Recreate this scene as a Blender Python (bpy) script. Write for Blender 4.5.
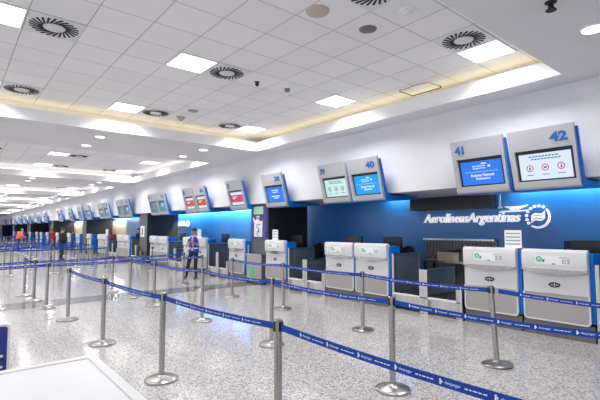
import bpy, bmesh, math, random
from math import sin, cos, pi, radians
from mathutils import Vector, Matrix
random.seed(7)
S = bpy.context.scene
C = S.collection
for o in list(bpy.data.objects): bpy.data.objects.remove(o)

# ------------------------------------------------------------------ camera
cd = bpy.data.cameras.new('camera'); cam = bpy.data.objects.new('camera', cd); C.objects.link(cam)
S.camera = cam
yaw, pitch, roll = radians(50.402), radians(3.833), radians(-.1066)
fw = Vector((-sin(yaw)*cos(pitch), cos(yaw)*cos(pitch), sin(pitch)))
rt = fw.cross(Vector((0, 0, 1))).normalized(); up = rt.cross(fw)
r2 = rt*cos(roll)+up*sin(roll); u2 = -rt*sin(roll)+up*cos(roll)
cam.matrix_world = Matrix(((r2.x, u2.x, -fw.x, 0), (r2.y, u2.y, -fw.y, 0), (r2.z, u2.z, -fw.z, 1.65), (0, 0, 0, 1)))
cd.sensor_width = 36; cd.lens = 423.93/600*36; cd.clip_start = .05; cd.clip_end = 300
# ------------------------------------------------------------------ world, view
w = bpy.data.worlds.new('world'); S.world = w; w.use_nodes = True
wb = w.node_tree.nodes['Background']; wb.inputs[0].default_value = (.9, .93, 1, 1); wb.inputs[1].default_value = 1.45
S.view_settings.view_transform = 'Standard'; S.view_settings.look = 'None'
S.view_settings.exposure = -0.02; S.view_settings.gamma = 1; S.view_settings.use_curve_mapping = False
PANEL_W = 40.0       # watts of each ceiling panel
WASH_W = 13.0        # watts per metre of the wall washers
DOWN_W = 9.0
COVE_E = 3.2

# ------------------------------------------------------------------ materials
def nmat(name, col, rough=.5, metal=0, emit=None, es=0, alpha=None, spec=None):
    m = bpy.data.materials.new(name); m.use_nodes = True
    b = m.node_tree.nodes['Principled BSDF']
    b.inputs['Base Color'].default_value = (*col, 1); b.inputs['Roughness'].default_value = rough
    b.inputs['Metallic'].default_value = metal
    if emit: b.inputs['Emission Color'].default_value = (*emit, 1); b.inputs['Emission Strength'].default_value = es
    if alpha is not None: b.inputs['Alpha'].default_value = alpha
    if spec is not None: b.inputs['Specular IOR Level'].default_value = spec
    return m
def noisy(m, scale, c0, c1, stretch=None, lo=.35, hi=.65, kind='noise'):
    nt = m.node_tree; b = nt.nodes['Principled BSDF']
    tc = nt.nodes.new('ShaderNodeTexCoord'); mp = nt.nodes.new('ShaderNodeMapping')
    if stretch: mp.inputs['Scale'].default_value = stretch
    n = nt.nodes.new('ShaderNodeTexNoise'); n.inputs['Scale'].default_value = scale; n.inputs['Detail'].default_value = 3
    r = nt.nodes.new('ShaderNodeValToRGB'); r.color_ramp.elements[0].position = lo; r.color_ramp.elements[1].position = hi
    r.color_ramp.elements[0].color = (*c0, 1); r.color_ramp.elements[1].color = (*c1, 1)
    nt.links.new(tc.outputs['Object'], mp.inputs[0]); nt.links.new(mp.outputs[0], n.inputs['Vector'])
    nt.links.new(n.outputs['Fac'], r.inputs[0]); nt.links.new(r.outputs[0], b.inputs['Base Color'])
    return m
M = {}
M['wall'] = noisy(nmat('white_wall_paint', (.8, .8, .83), .6), 1.5, (.72, .72, .755), (.77, .77, .8))
M['soffit'] = noisy(nmat('soffit_paint', (.78, .77, .79), .7), 1.2, (.75, .74, .765), (.79, .78, .8))
M['fascia'] = nmat('lit_fascia_paint', (.9, .9, .91), .6)  # soffit white made paler: stronger light on recess edges put into the colour
M['under'] = nmat('grey_underside', (.5, .5, .52), .6)
M['blue_wall'] = noisy(nmat('blue_wall_panel', (.01, .13, .5), .32), 1.0, (.004, .14, .45), (.014, .19, .53), (1, 1, .12))
_b = M['blue_wall'].node_tree.nodes['Principled BSDF']; _b.inputs['Coat Weight'].default_value = .3; _b.inputs['Coat Roughness'].default_value = .3
M['steel'] = noisy(nmat('brushed_steel', (.55, .53, .51), .28, 1), 30, (.5, .48, .46), (.66, .64, .62), (1, 1, .03))
M['chrome'] = nmat('chrome', (.72, .72, .72), .14, 1)
M['pole'] = nmat('satin_post_steel', (.4, .385, .37), .22, 1)
M['base'] = nmat('post_base_steel', (.42, .41, .4), .28, 1)
M['kick'] = nmat('brushed_kick_plate', (.42, .39, .38), .34, .7)
M['desk_white'] = nmat('desk_white', (.66, .655, .675), .35)
M['desk_rim'] = nmat('desk_rim', (.66, .66, .67), .3)
M['grey_metal'] = nmat('light_grey_housing', (.5, .5, .53), .4, .2)
M['blue'] = nmat('blue_lacquer', (.0, .16, .64), .35, spec=.3)
M['blue_num'] = nmat('blue_lettering', (.005, .14, .5), .4)
M['belt'] = nmat('belt_webbing', (.016, .06, .34), .7, spec=.15)
M['white'] = nmat('white_print', (.85, .85, .87), .5)
M['black'] = nmat('black_plastic', (.012, .012, .015), .35)
M['dark'] = nmat('charcoal_panel', (.028, .031, .037), .6, spec=.2)
M['colgrey'] = nmat('grey_column_cladding', (.1, .105, .12), .45)
M['fabric'] = nmat('black_chair_fabric', (.012, .013, .018), .9)
M['tinted'] = nmat('tinted_glass', (.11, .135, .165), .12, 0, alpha=.95)
M['belt_rubber'] = nmat('conveyor_rubber', (.012, .012, .014), .6)
M['counter'] = nmat('white_counter_laminate', (.6, .6, .62), .35)
M['light'] = nmat('light_panel_diffuser', (.9, .9, .9), .5, emit=(1, .99, .97), es=4.0)
M['down'] = nmat('downlight_lens', (.9, .9, .9), .5, emit=(1, .99, .96), es=3.0)
M['cove'] = nmat('warm_cove_tube', (.9, .8, .5), .5, emit=(1, .86, .52), es=COVE_E)
M['cove_far'] = nmat('white_cove_tube', (.9, .9, .9), .5, emit=(1, .95, .88), es=4)
M['washlens'] = nmat('wall_wash_lens', (.9, .9, .9), .5, emit=(.9, .96, 1), es=5.0)
M['cream'] = nmat('cream_corridor_wall', (.75, .66, .5), .6)
M['paleblue'] = nmat('frosted_pale_blue_panel', (.3, .45, .68), .25)
M['purple'] = nmat('purple_poster', (.06, .05, .27), .5)
M['green'] = nmat('green_print', (.1, .55, .22), .5)
M['palegreen'] = nmat('pale_green_print', (.36, .7, .4), .5)
M['red'] = nmat('red_print', (.5, .02, .03), .5)
M['plinthgrey'] = nmat('grey_skirting', (.17, .16, .155), .4, .3)
M['curtain'] = nmat('grey_slatted_panel', (.16, .17, .18), .6)
M['cardboard'] = nmat('wood_veneer_box', (.42, .33, .25), .6)
M['skin'] = nmat('skin', (.48, .26, .18), .55)
M['hair'] = nmat('dark_hair', (.02, .014, .012), .6)
M['greyhair'] = nmat('grey_hair', (.35, .33, .32), .7)
M['navy'] = nmat('dark_trousers', (.016, .017, .024), .85)
M['shirt'] = nmat('white_shirt', (.75, .75, .78), .8)
M['vest'] = nmat('blue_vest', (.015, .06, .5), .7)
M['orange'] = nmat('orange_jacket', (.85, .14, .05), .7)
M['blackcloth'] = nmat('black_cloth', (.015, .015, .018), .9)
M['beige'] = nmat('beige_cloth', (.5, .42, .36), .9)
M['redcloth'] = nmat('dark_red_cloth', (.35, .03, .03), .9)
M['shoe'] = nmat('black_shoe', (.01, .01, .01), .4)
M['scr_blue'] = nmat('screen_blue', (.01, .05, .2), .2, emit=(.012, .17, .72), es=1.0)
M['scr_cyan'] = nmat('screen_cyan', (.01, .1, .2), .2, emit=(.0, .3, .78), es=1.0)
M['scr_light'] = nmat('screen_pale_blue', (.1, .1, .1), .2, emit=(.68, .8, 1), es=.95)
M['scr_mint'] = nmat('screen_pale_mint', (.1, .1, .1), .2, emit=(.55, .8, .78), es=.95)
M['scr_red'] = nmat('screen_red', (.1, .02, .02), .2, emit=(.62, .03, .03), es=.9)
M['scr_pink'] = nmat('screen_pink', (.1, .02, .02), .2, emit=(.65, .04, .12), es=.9)
M['scr_dim'] = nmat('screen_dim_blue', (.02, .06, .1), .2, emit=(.06, .18, .3), es=.8)
M['scr_teal'] = nmat('screen_teal', (.02, .06, .1), .2, emit=(.03, .2, .25), es=.8)
M['scr_white'] = nmat('screen_white_ink', (.1, .1, .1), .2, emit=(.85, .92, 1), es=1)
M['scr_ink'] = nmat('screen_dark_ink', (.02, .05, .1), .2, emit=(.1, .16, .26), es=.8)
M['scr_redink'] = nmat('screen_red_ink', (.1, .02, .02), .2, emit=(.6, .03, .05), es=.9)
M['signwhite'] = nmat('glowing_sign_letters', (.9, .9, .92), .35, emit=(1, .98, .95), es=.42)  # faint emission added so the raised letters come out white

def tile_mat():                    # lay-in ceiling tiles with thin dark joints, 0.645 m grid
    m = nmat('ceiling_tiles', (.7, .69, .72), .75)
    nt = m.node_tree; b = nt.nodes['Principled BSDF']; L = nt.links.new
    tc = nt.nodes.new('ShaderNodeTexCoord'); sp = nt.nodes.new('ShaderNodeSeparateXYZ'); L(tc.outputs['Object'], sp.inputs[0])
    def mth(op, a, bb, c=None):
        n = nt.nodes.new('ShaderNodeMath'); n.operation = op
        for i, v in enumerate((a, bb)):
            if isinstance(v, (int, float)): n.inputs[i].default_value = v
            elif v is not None: L(v, n.inputs[i])
        return n.outputs[0]
    masks = []; cells = []
    for s, off in (('X', 3.97), ('Y', -3.22)):
        a = mth('DIVIDE', mth('ADD', sp.outputs[s], off+64.5), .645)
        f = mth('FRACT', a, None); d = mth('ABSOLUTE', mth('SUBTRACT', f, .5), None)
        masks.append(mth('GREATER_THAN', d, .5-.009)); cells.append(mth('FLOOR', a, None))
    mk = mth('MAXIMUM', masks[0], masks[1])
    cb = nt.nodes.new('ShaderNodeCombineXYZ'); L(cells[0], cb.inputs[0]); L(cells[1], cb.inputs[1])
    wn = nt.nodes.new('ShaderNodeTexWhiteNoise'); L(cb.outputs[0], wn.inputs['Vector'])
    r = nt.nodes.new('ShaderNodeMix'); r.data_type = 'RGBA'; L(wn.outputs['Value'], r.inputs['Factor'])
    r.inputs['A'].default_value = (.83, .82, .84, 1); r.inputs['B'].default_value = (.88, .87, .89, 1)
    x = nt.nodes.new('ShaderNodeMix'); x.data_type = 'RGBA'; L(mk, x.inputs['Factor']); L(r.outputs['Result'], x.inputs['A'])
    x.inputs['B'].default_value = (.42, .4, .42, 1); L(x.outputs['Result'], b.inputs['Base Color'])
    return m
M['tiles'] = tile_mat()
def granite(name, lo, hi, speck, rough):
    m = nmat(name, hi, rough)
    nt = m.node_tree; b = nt.nodes['Principled BSDF']; L = nt.links.new
    tc = nt.nodes.new('ShaderNodeTexCoord')
    v = nt.nodes.new('ShaderNodeTexVoronoi'); v.inputs['Scale'].default_value = 75; L(tc.outputs['Object'], v.inputs['Vector'])
    sep = nt.nodes.new('ShaderNodeSeparateColor'); L(v.outputs['Color'], sep.inputs[0])
    r = nt.nodes.new('ShaderNodeValToRGB'); cr = r.color_ramp; cr.interpolation = 'LINEAR'
    cr.elements[0].position = 0; cr.elements[0].color = (*speck, 1); cr.elements[1].position = .3; cr.elements[1].color = (*lo, 1)
    e = cr.elements.new(.55); e.color = (*hi, 1); e = cr.elements.new(.9); e.color = (hi[0]*1.1, hi[1]*1.1, hi[2]*1.1, 1)
    L(sep.outputs[0], r.inputs[0])
    n = nt.nodes.new('ShaderNodeTexNoise'); n.inputs['Scale'].default_value = 1.3; n.inputs['Detail'].default_value = 4; L(tc.outputs['Object'], n.inputs['Vector'])
    mr = nt.nodes.new('ShaderNodeMapRange'); mr.inputs[3].default_value = .9; mr.inputs[4].default_value = 1.06; L(n.outputs['Fac'], mr.inputs[0])
    mx = nt.nodes.new('ShaderNodeMix'); mx.data_type = 'RGBA'; mx.blend_type = 'MULTIPLY'; mx.inputs['Factor'].default_value = 1
    L(r.outputs[0], mx.inputs['A'])
    cc = nt.nodes.new('ShaderNodeCombineColor'); [L(mr.outputs[0], cc.inputs[i]) for i in range(3)]; L(cc.outputs[0], mx.inputs['B'])
    # faint slab joints
    br = nt.nodes.new('ShaderNodeTexBrick'); br.offset = 0; br.inputs['Scale'].default_value = 1; br.inputs['Brick Width'].default_value = .6
    br.inputs['Row Height'].default_value = .6; br.inputs['Mortar Size'].default_value = .003; br.inputs['Mortar Smooth'].default_value = .2
    L(tc.outputs['Object'], br.inputs['Vector'])
    x = nt.nodes.new('ShaderNodeMix'); x.data_type = 'RGBA'; x.inputs['B'].default_value = (lo[0]*.75, lo[1]*.75, lo[2]*.75, 1)
    L(br.outputs['Fac'], x.inputs['Factor']); L(mx.outputs['Result'], x.inputs['A']); L(x.outputs['Result'], b.inputs['Base Color'])
    return m
M['floor'] = granite('polished_granite', (.33, .318, .315), (.51, .495, .49), (.17, .16, .157), .13)
M['band'] = granite('dark_granite_band', (.13, .13, .14), (.19, .19, .2), (.08, .08, .09), .16)

# ------------------------------------------------------------------ mesh helpers
def box(bm, x0, x1, y0, y1, z0, z1, mi=0):
    vs = [bm.verts.new(p) for p in ((x0,y0,z0),(x1,y0,z0),(x1,y1,z0),(x0,y1,z0),(x0,y0,z1),(x1,y0,z1),(x1,y1,z1),(x0,y1,z1))]
    for f in ((3,2,1,0),(4,5,6,7),(0,1,5,4),(1,2,6,5),(2,3,7,6),(3,0,4,7)):
        bm.faces.new([vs[i] for i in f]).material_index = mi
def prism(bm, poly, fn, d0, d1, mi=0):        # poly of 2D points, fn(a, b, d) -> 3D
    n = len(poly)
    A = [bm.verts.new(fn(a, b, d0)) for a, b in poly]; B = [bm.verts.new(fn(a, b, d1)) for a, b in poly]
    bm.faces.new(A[::-1]).material_index = mi; bm.faces.new(B).material_index = mi
    for i in range(n):
        j = (i+1) % n; bm.faces.new((A[i], A[j], B[j], B[i])).material_index = mi
def lathe(bm, prof, n=28, c=(0, 0, 0), mi=0, sx=1, sy=1):
    rings = []
    for r, z in prof:
        rings.append([bm.verts.new((c[0]+sx*r*cos(2*pi*i/n), c[1]+sy*r*sin(2*pi*i/n), c[2]+z)) for i in range(n)])
    for a, b in zip(rings, rings[1:]):
        for i in range(n):
            j = (i+1) % n; bm.faces.new((a[i], a[j], b[j], b[i])).material_index = mi
    bm.faces.new(rings[0][::-1]).material_index = mi; bm.faces.new(rings[-1]).material_index = mi
def tube(bm, pts, r, n=8, mi=0):
    pts = [Vector(p) for p in pts]; rings = []
    for i, p in enumerate(pts):
        d = (pts[min(i+1, len(pts)-1)]-pts[max(i-1, 0)]).normalized()
        a = d.cross(Vector((0, 0, 1)) if abs(d.z) < .9 else Vector((1, 0, 0))).normalized(); b = d.cross(a)
        rr = r[i] if isinstance(r, (list, tuple)) else r
        rings.append([bm.verts.new(p+(a*cos(2*pi*k/n)+b*sin(2*pi*k/n))*rr) for k in range(n)])
    for a, b in zip(rings, rings[1:]):
        for i in range(n):
            j = (i+1) % n; bm.faces.new((a[i], a[j], b[j], b[i])).material_index = mi
    bm.faces.new(rings[0][::-1]).material_index = mi; bm.faces.new(rings[-1]).material_index = mi
def rrect(x0, x1, y0, y1, r, corners=(1,1,1,1), k=5):     # bl, br, tr, tl
    out = []
    for (cx, cy, a0), on in zip(((x0, y0, 180), (x1, y0, 270), (x1, y1, 0), (x0, y1, 90)), corners):
        if not on: out.append((cx, cy)); continue
        ox = cx+(r if cx == x0 else -r); oy = cy+(r if cy == y0 else -r)
        for i in range(k+1):
            a = radians(a0+90*i/k); out.append((ox+r*cos(a), oy+r*sin(a)))
    return out
def obj(name, bm, mats, parent=None, smooth=False, bev=0):
    bmesh.ops.recalc_face_normals(bm, faces=bm.faces)
    me = bpy.data.meshes.new(name); bm.to_mesh(me); bm.free()
    for m in (mats if isinstance(mats, (list, tuple)) else [mats]): me.materials.append(M[m] if isinstance(m, str) else m)
    if smooth:
        for p in me.polygons: p.use_smooth = True
        try: me.set_sharp_from_angle(angle=radians(38))
        except Exception: pass
    o = bpy.data.objects.new(name, me); C.objects.link(o)
    if parent: o.parent = parent
    if bev:
        b = o.modifiers.new('bevel', 'BEVEL'); b.width = bev; b.segments = 2; b.limit_method = 'ANGLE'
    return o
def tag(o, label=None, cat=None, group=None, kind=None):
    if label: o['label'] = label
    if cat: o['category'] = cat
    if group: o['group'] = group
    if kind: o['kind'] = kind
    return o
def thing(name, label, cat, loc=(0, 0, 0), rz=0, group=None):
    o = bpy.data.objects.new(name, None); C.objects.link(o); o.location = loc; o.rotation_euler = (0, 0, rz)
    o.empty_display_size = .1
    return tag(o, label, cat, group)
def kids(o): return [c for c in bpy.data.objects if c.parent == o]
KID = {}
def copy_tree(o, parent=None):
    if o.name not in KID: KID[o.name] = kids(o)
    c = o.copy(); C.objects.link(c)
    if parent: c.parent = parent
    for ch in KID[o.name]: copy_tree(ch, c)
    return c
def struct(name, bm, m, label=None, parent=None):
    o = obj(name, bm, m, parent); 
    if not parent: o['kind'] = 'structure'
    return o
_tc = {}
def text_polys(s, size=1, shear=0, bold=0, spacing=1, ext=0.0):
    key = (s, shear, bold, spacing, ext)
    if key not in _tc:
        cu = bpy.data.curves.new('t', 'FONT'); cu.body = s; cu.size = 1; cu.shear = shear; cu.offset = bold; cu.resolution_u = 2
        cu.space_character = spacing; cu.extrude = ext; cu.align_x = 'LEFT'
        o = bpy.data.objects.new('t', cu); C.objects.link(o)
        dg = bpy.context.evaluated_depsgraph_get(); me = bpy.data.meshes.new_from_object(o.evaluated_get(dg))
        vs = [v.co.copy() for v in me.vertices]; fs = [tuple(p.vertices) for p in me.polygons]
        bpy.data.objects.remove(o); bpy.data.curves.remove(cu); bpy.data.meshes.remove(me)
        x0 = min(v.x for v in vs); x1 = max(v.x for v in vs); y0 = min(v.y for v in vs); y1 = max(v.y for v in vs)
        _tc[key] = ([Vector((v.x-x0, v.y-y0, v.z)) for v in vs], fs, x1-x0, y1-y0)
    return _tc[key]
def put_text(bm, s, x0, x1, y0, y1, fn, mi=0, **kw):       # fit text into a rectangle; fn(x, y, z)->3D
    vs, fs, W, Hh = text_polys(s, **kw)
    V = [bm.verts.new(fn(x0+v.x/W*(x1-x0), y0+v.y/Hh*(y1-y0), v.z)) for v in vs]
    for f in fs:
        try: bm.faces.new([V[i] for i in f]).material_index = mi
        except ValueError: pass
ORD = ['first', 'second', 'third', 'fourth', 'fifth', 'sixth', 'seventh', 'eighth', 'ninth', 'tenth', 'eleventh', 'twelfth', 'thirteenth',
       'fourteenth', 'fifteenth', 'sixteenth', 'seventeenth', 'eighteenth', 'nineteenth', 'twentieth', 'twenty-first', 'twenty-second',
       'twenty-third', 'twenty-fourth', 'twenty-fifth', 'twenty-sixth', 'twenty-seventh', 'twenty-eighth', 'twenty-ninth', 'thirtieth']

# ================================================================== the hall
XL, XR, YF = -118.0, 3.2, -9.0
ZS, ZT = 3.85, 4.3          # soffit, tile ceiling
YW, YE, YB = 7.2, 6.68, 9.3 # bulkhead, coffer edge, back wall
bm = bmesh.new(); box(bm, XL, XR, YF, YB+.2, -.1, 0); struct('floor', bm, 'floor')
bands = [(-11.4, -10.5), (-22.1, -21.2), (-32.7, -31.8), (-43.4, -42.5)]
for i, (a, b) in enumerate(bands):
    bm = bmesh.new(); box(bm, a, b, YF, 7.15, 0.0, .002); struct('trim_%d' % (i+1), bm, 'band')
# back wall with openings of other finish
bm = bmesh.new(); box(bm, XL, XR, YB, YB+.15, 0, 2.75); struct('wall_back', bm, 'blue_wall')
bm = bmesh.new(); box(bm, XL, XR, YW, YW+.15, 2.4, ZS+.6); struct('wall_bulkhead', bm, 'wall')
bm = bmesh.new(); box(bm, XL, XR, YW+.001, 9.02, 2.392, 2.44); box(bm, XL, XR, 9.0, YB, 2.7, 2.75); box(bm, XL, XR, 8.98, 9.02, 2.44, 2.7)
struct('trim_9', bm, 'under')
bm = bmesh.new(); box(bm, XL-.2, XL, YF, YB+.2, 0, 4.6); struct('wall_left', bm, 'wall')
bm = bmesh.new(); box(bm, XR, XR+.15, 1.5, YB+.2, 0, 4.6); struct('wall_right', bm, 'wall')
# coffers
cof = []
x = -2.19
while x > XL+8: cof.append((x-7.83, x)); x -= 10.66
bm = bmesh.new()
box(bm, XL, XR, YE, YW, ZS, ZS+.25)
edges = [XR]+[v for f, n in cof for v in (n, f)]+[XL]
beams = [(edges[i+1], edges[i]) for i in range(0, len(edges), 2)]
for a, b in beams:
    box(bm, a, b, YF, YE, ZS, ZS+.25)
    if b-a > 1.2: box(bm, a+.45, b-.45, YF, YW, ZS+.25, ZT+.2)
bmesh.ops.recalc_face_normals(bm, faces=bm.faces)
for f_ in bm.faces:
    if abs(f_.normal.z) < .5 and f_.calc_center_median().z < ZS+.26: f_.material_index = 1
struct('ceiling', bm, ['soffit', 'fascia'])
bm = bmesh.new()
for f, n in cof: box(bm, f-.46, n+.46, YF, YW, ZT, ZT+.06)
struct('ceiling_tiles', bm, 'tiles')
# warm tubes lying on the cove ledges
for k, (f, n) in enumerate(cof[:5]):
    which = 'nearest' if k == 0 else ORD[k]+' nearest'
    for nm, b_ in (('along the check-in wall', (f, n, YE+.2, YE+.24)), ('on its far beam', (f-.24, f-.2, -3, YE))):
        bm = bmesh.new(); box(bm, *b_, ZS+.25, ZS+.29)
        o = obj('cove_light', bm, 'cove' if k == 0 else 'cove_far'); tag(o, 'warm cove light glowing %s of the %s ceiling recess' % (nm, which), 'cove light', 'cove lights in the ceiling recesses')

# ------------------------------------------------------------------ ceiling fittings
def cellx(k, c): return -3.97-.645*k-.3225-10.66*c
def celly(k): return 3.22+.645*k+.3225
def area(name, parent, sx, sy, W, col=(1, .985, .96), loc=(0, 0, -.02), spread=None):
    l = bpy.data.lights.new(name, 'AREA'); l.shape = 'RECTANGLE'; l.size = sx; l.size_y = sy; l.energy = W; l.color = col; l.spread = radians(spread or 180)
    o = bpy.data.objects.new(name, l); C.objects.link(o); o.parent = parent; o.location = loc
    return o
def make_panel():
    t = thing('ceiling_light', 'x', 'ceiling light', (0, 0, ZT), 0, 'square ceiling light panels')
    bm = bmesh.new()
    for a in ((-.31, .31, -.31, -.295), (-.31, .31, .295, .31), (-.31, -.295, -.295, .295), (.295, .31, -.295, .295)): box(bm, *a, -.012, 0)
    obj('frame', bm, 'white', t)
    bm = bmesh.new(); box(bm, -.295, .295, -.295, .295, -.008, 0); obj('diffuser', bm, 'light', t)
    area('panel_lamp', t, .58, .58, PANEL_W, spread=140)
    return t
panel0 = make_panel(); first = True
def put(proto, x, y, z, label, rz=0):
    global _used
    if proto.name in _used: o = copy_tree(proto)
    else: o = proto; _used.add(proto.name); KID[proto.name] = kids(proto)
    o.location = (x, y, z); o.rotation_euler = (0, 0, rz); o['label'] = label
    return o
_used = set()
rows = [(4, 'row by the desk wall'), (-1, 'middle row'), (-5, 'row nearest the viewer')]
for c in range(7):
    for ri, (ky, rn) in enumerate(rows):
        for ci, kx in enumerate((-2, 3, 8)):
            if c == 0 and (kx, ky) in ((-2, -1), (-2, -6)): pass
            wh = 'nearest' if c == 0 else ORD[c]+' nearest'
            put(panel0, cellx(kx, c), celly(ky), ZT, 'square light panel, %s recess, %s, %s from right' % (wh, rn, ORD[ci]))
def make_vent():
    t = thing('ceiling_vent', 'x', 'ceiling vent', (0, 0, ZT), 0, 'round swirl air vents in the ceiling')
    bm = bmesh.new(); box(bm, -.315, .315, -.315, .315, -.012, 0); obj('face_plate', bm, 'soffit', t)
    bm = bmesh.new()
    for i in range(24):
        a = 2*pi*i/24; a2 = a+.42
        p = Vector((.135*cos(a), .135*sin(a))); q = Vector((.285*cos(a2), .285*sin(a2))); d = (q-p).normalized(); n = Vector((-d.y, d.x))*.011
        prism(bm, [tuple(p-n), tuple(q-n*1.3), tuple(q+n*1.3), tuple(p+n)], lambda u, v, z: (u, v, z), -.018, -.012)
    o = obj('slots', bm, 'dark', t)
    bm = bmesh.new(); lathe(bm, [(.118, -.022), (.12, -.012)], 28); lathe(bm, [(.02, -.026), (.02, -.02)], 12); obj('centre_disc', bm, 'soffit', t, True)
    return t
vent0 = make_vent()
for c in range(4):
    for kx, ky, d in ((3, 0, 'beside middle light of centre row'), (-2, 3, 'beside right light of wall row'), (8, 3, 'beside left light of wall row'),
                      (8, 0, 'beside left light of centre row'), (-1.0 if 0 else -2, 0, 'near right end of centre row'), (3, -4, 'front part, second from right'), (8, -4, 'front part, leftmost')):
        wh = 'nearest' if c == 0 else ORD[c]+' nearest'
        put(vent0, cellx(kx, c), celly(ky), ZT, 'swirl vent, %s recess, %s' % (wh, d))
def make_down():
    t = thing('downlight', 'x', 'downlight', (0, 0, ZS), 0, 'round downlights in the ceiling beams')
    bm = bmesh.new(); lathe(bm, [(.125, -.012), (.135, 0)], 28); obj('trim_ring', bm, 'white', t, True)
    bm = bmesh.new(); lathe(bm, [(.105, -.018), (.108, -.01)], 28); obj('lens', bm, 'down', t, True)
    l = bpy.data.lights.new('downlight_lamp', 'AREA'); l.shape = 'DISK'; l.size = .2; l.energy = DOWN_W; l.color = (1, .97, .93)
    o = bpy.data.objects.new('downlight_lamp', l); C.objects.link(o); o.parent = t; o.location = (0, 0, -.025)
    return t
down0 = make_down()
for k in range(5):
    for sx, sd in ((-1.44, 'right'), (-.1, 'far right')) if k == 0 else ((-1.44, 'far'), (-.1, 'near')):
        for y, yn in ((5.4, 'by the wall'), (2.7, 'midway out'), (0.0, 'near viewer')):
            X_ = sx-10.66*k
            put(down0, X_, y, ZS, 'small downlight, %s ceiling beam from right, %s side, %s' % (ORD[k], sd, yn))
def disc(name, label, cat, x, y, z, prof, mat, mats=None, sx=1, sy=1):
    bm = bmesh.new(); lathe(bm, prof, 24, (0, 0, 0), 0, sx, sy); o = obj(name, bm, mat, None, True); o.location = (x, y, z); return tag(o, label, cat)
disc('ceiling_speaker', 'dark round speaker grille flush in a ceiling tile at top centre', 'speaker', -3.65, 4.2, ZT, [(.1, -.012), (.115, -.008), (.12, 0)], nmat('speaker_mesh', (.16, .155, .15), .6))
disc('ceiling_access_disc', 'beige round cover disc on a ceiling tile near top centre', 'cover', -3.72, 3.36, ZT, [(.1, -.035), (.14, -.02), (.15, 0)], nmat('beige_cover', (.52, .45, .38), .7))
disc('smoke_detector', 'white round smoke detector on the ceiling at top right', 'smoke detector', -3.01, 4.2, ZT, [(.03, -.06), (.05, -.055), (.06, -.03), (.1, -.02), (.11, 0)], 'white')
disc('ceiling_sensor', 'small black sensor under the tiles left of the smaller grey one', 'sensor', -6.29, 4.2, ZT, [(.015, -.08), (.04, -.05), (.03, -.02), (.05, 0)], 'black')
disc('ceiling_sensor', 'small grey sensor under the tiles right of the black one', 'sensor', -6.25, 4.86, ZT, [(.03, -.06), (.05, -.04), (.05, -.01), (.06, 0)], nmat('sensor_grey', (.2, .2, .2), .6))
disc('ceiling_speaker', 'grey round speaker grille in the tiles left of a cone-shaped one', 'speaker', -8.79, 4.14, ZT, [(.1, -.012), (.12, 0)], nmat('speaker_mesh_light', (.25, .24, .23), .6))
disc('smoke_detector', 'small grey cone detector under the tiles by the far left vent', 'smoke detector', -9.46, 4.15, ZT, [(.03, -.09), (.07, -.05), (.09, -.02), (.11, 0)], nmat('detector_grey', (.4, .38, .36), .6))
t = thing('sprinkler', 'small dark sprinkler head under the soffit at top right', 'sprinkler', (-1.52, 4.44, ZS))
bm = bmesh.new(); lathe(bm, [(.025, -.05), (.025, 0)], 12); lathe(bm, [(.055, -.006), (.055, 0)], 16); obj('stem', bm, 'dark', t, True)
bm = bmesh.new(); lathe(bm, [(.05, -.085), (.05, -.078)], 12); tube(bm, [(-.03, 0, -.08), (-.02, 0, -.05)], .006); tube(bm, [(.03, 0, -.08), (.02, 0, -.05)], .006); obj('deflector', bm, 'dark', t)
for X_, y in ((-12.0, 4.0), (-13.4, 4.0)): 
    pass
# a dropped light frame under the lifted tile
t = thing('open_ceiling_tile', 'lifted ceiling tile with dark frame edge glowing warm beside the cove', 'ceiling tile', (-4.61, 6.76, ZT))
bm = bmesh.new(); box(bm, -.3, .3, -.2, .2, -.03, -.012); obj('tile', bm, 'tiles', t)
bm = bmesh.new(); box(bm, -.32, .32, .2, .22, -.045, 0); box(bm, -.32, -.3, -.2, .2, -.04, 0); obj('frame', bm, nmat('dark_brass_frame', (.12, .1, .06), .5), t)

# ------------------------------------------------------------------ partitions (grey front, charcoal sides)
parts_px = [(-10.3, .93, 8.83), (-20.27, 1.0, 8.85), (-31.9, 1.0, 9.0), (-43.9, 1.0, 9.0), (-57.9, 1.2, 9.1), (-73.5, 1.5, 8.9), (-91.3, 1.5, 8.8)]
for i, (X_, wd, ye) in enumerate(parts_px):
    bm = bmesh.new()
    box(bm, X_-wd, X_, 7.3, ye, 0, 2.392, 1)
    for f in bm.faces:
        if f.calc_center_median().y < 7.31: f.material_index = 0
    struct('wall_partition_%d' % (i+1), bm, ['colgrey', 'dark'])
# corridor openings and pale panels between partitions, far away
fin = [(-32.7, -29.6, 'cream'), (-29.58, -27.0, 'paleblue'), (-45.4, -41.3, 'cream'), (-60.5, -56, 'cream'), (-77, -72, 'cream')]
for i, (a, b, m) in enumerate(fin):
    bm = bmesh.new(); box(bm, a, b, YB-.06, YB, 0, 2.15 if m == 'cream' else 2.3)
    struct('door_%d' % (i+1), bm, m)
for X_, y in ((-30.9, 9.0), (-43.2, 9.1)):
    t = thing('corridor_light', 'warm light over the cream doorway %s' % ('nearer along the far wall' if X_ > -35 else 'further along the far wall'), 'light', (X_, 8.9, 2.385))
    bm = bmesh.new(); box(bm, -.5, .5, -.08, .08, -.03, 0); obj('diffuser', bm, M['down'], t); area('corridor_lamp', t, 2.8, .1, 80, (1, .93, .8), (-.2, .24, -.04))
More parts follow.
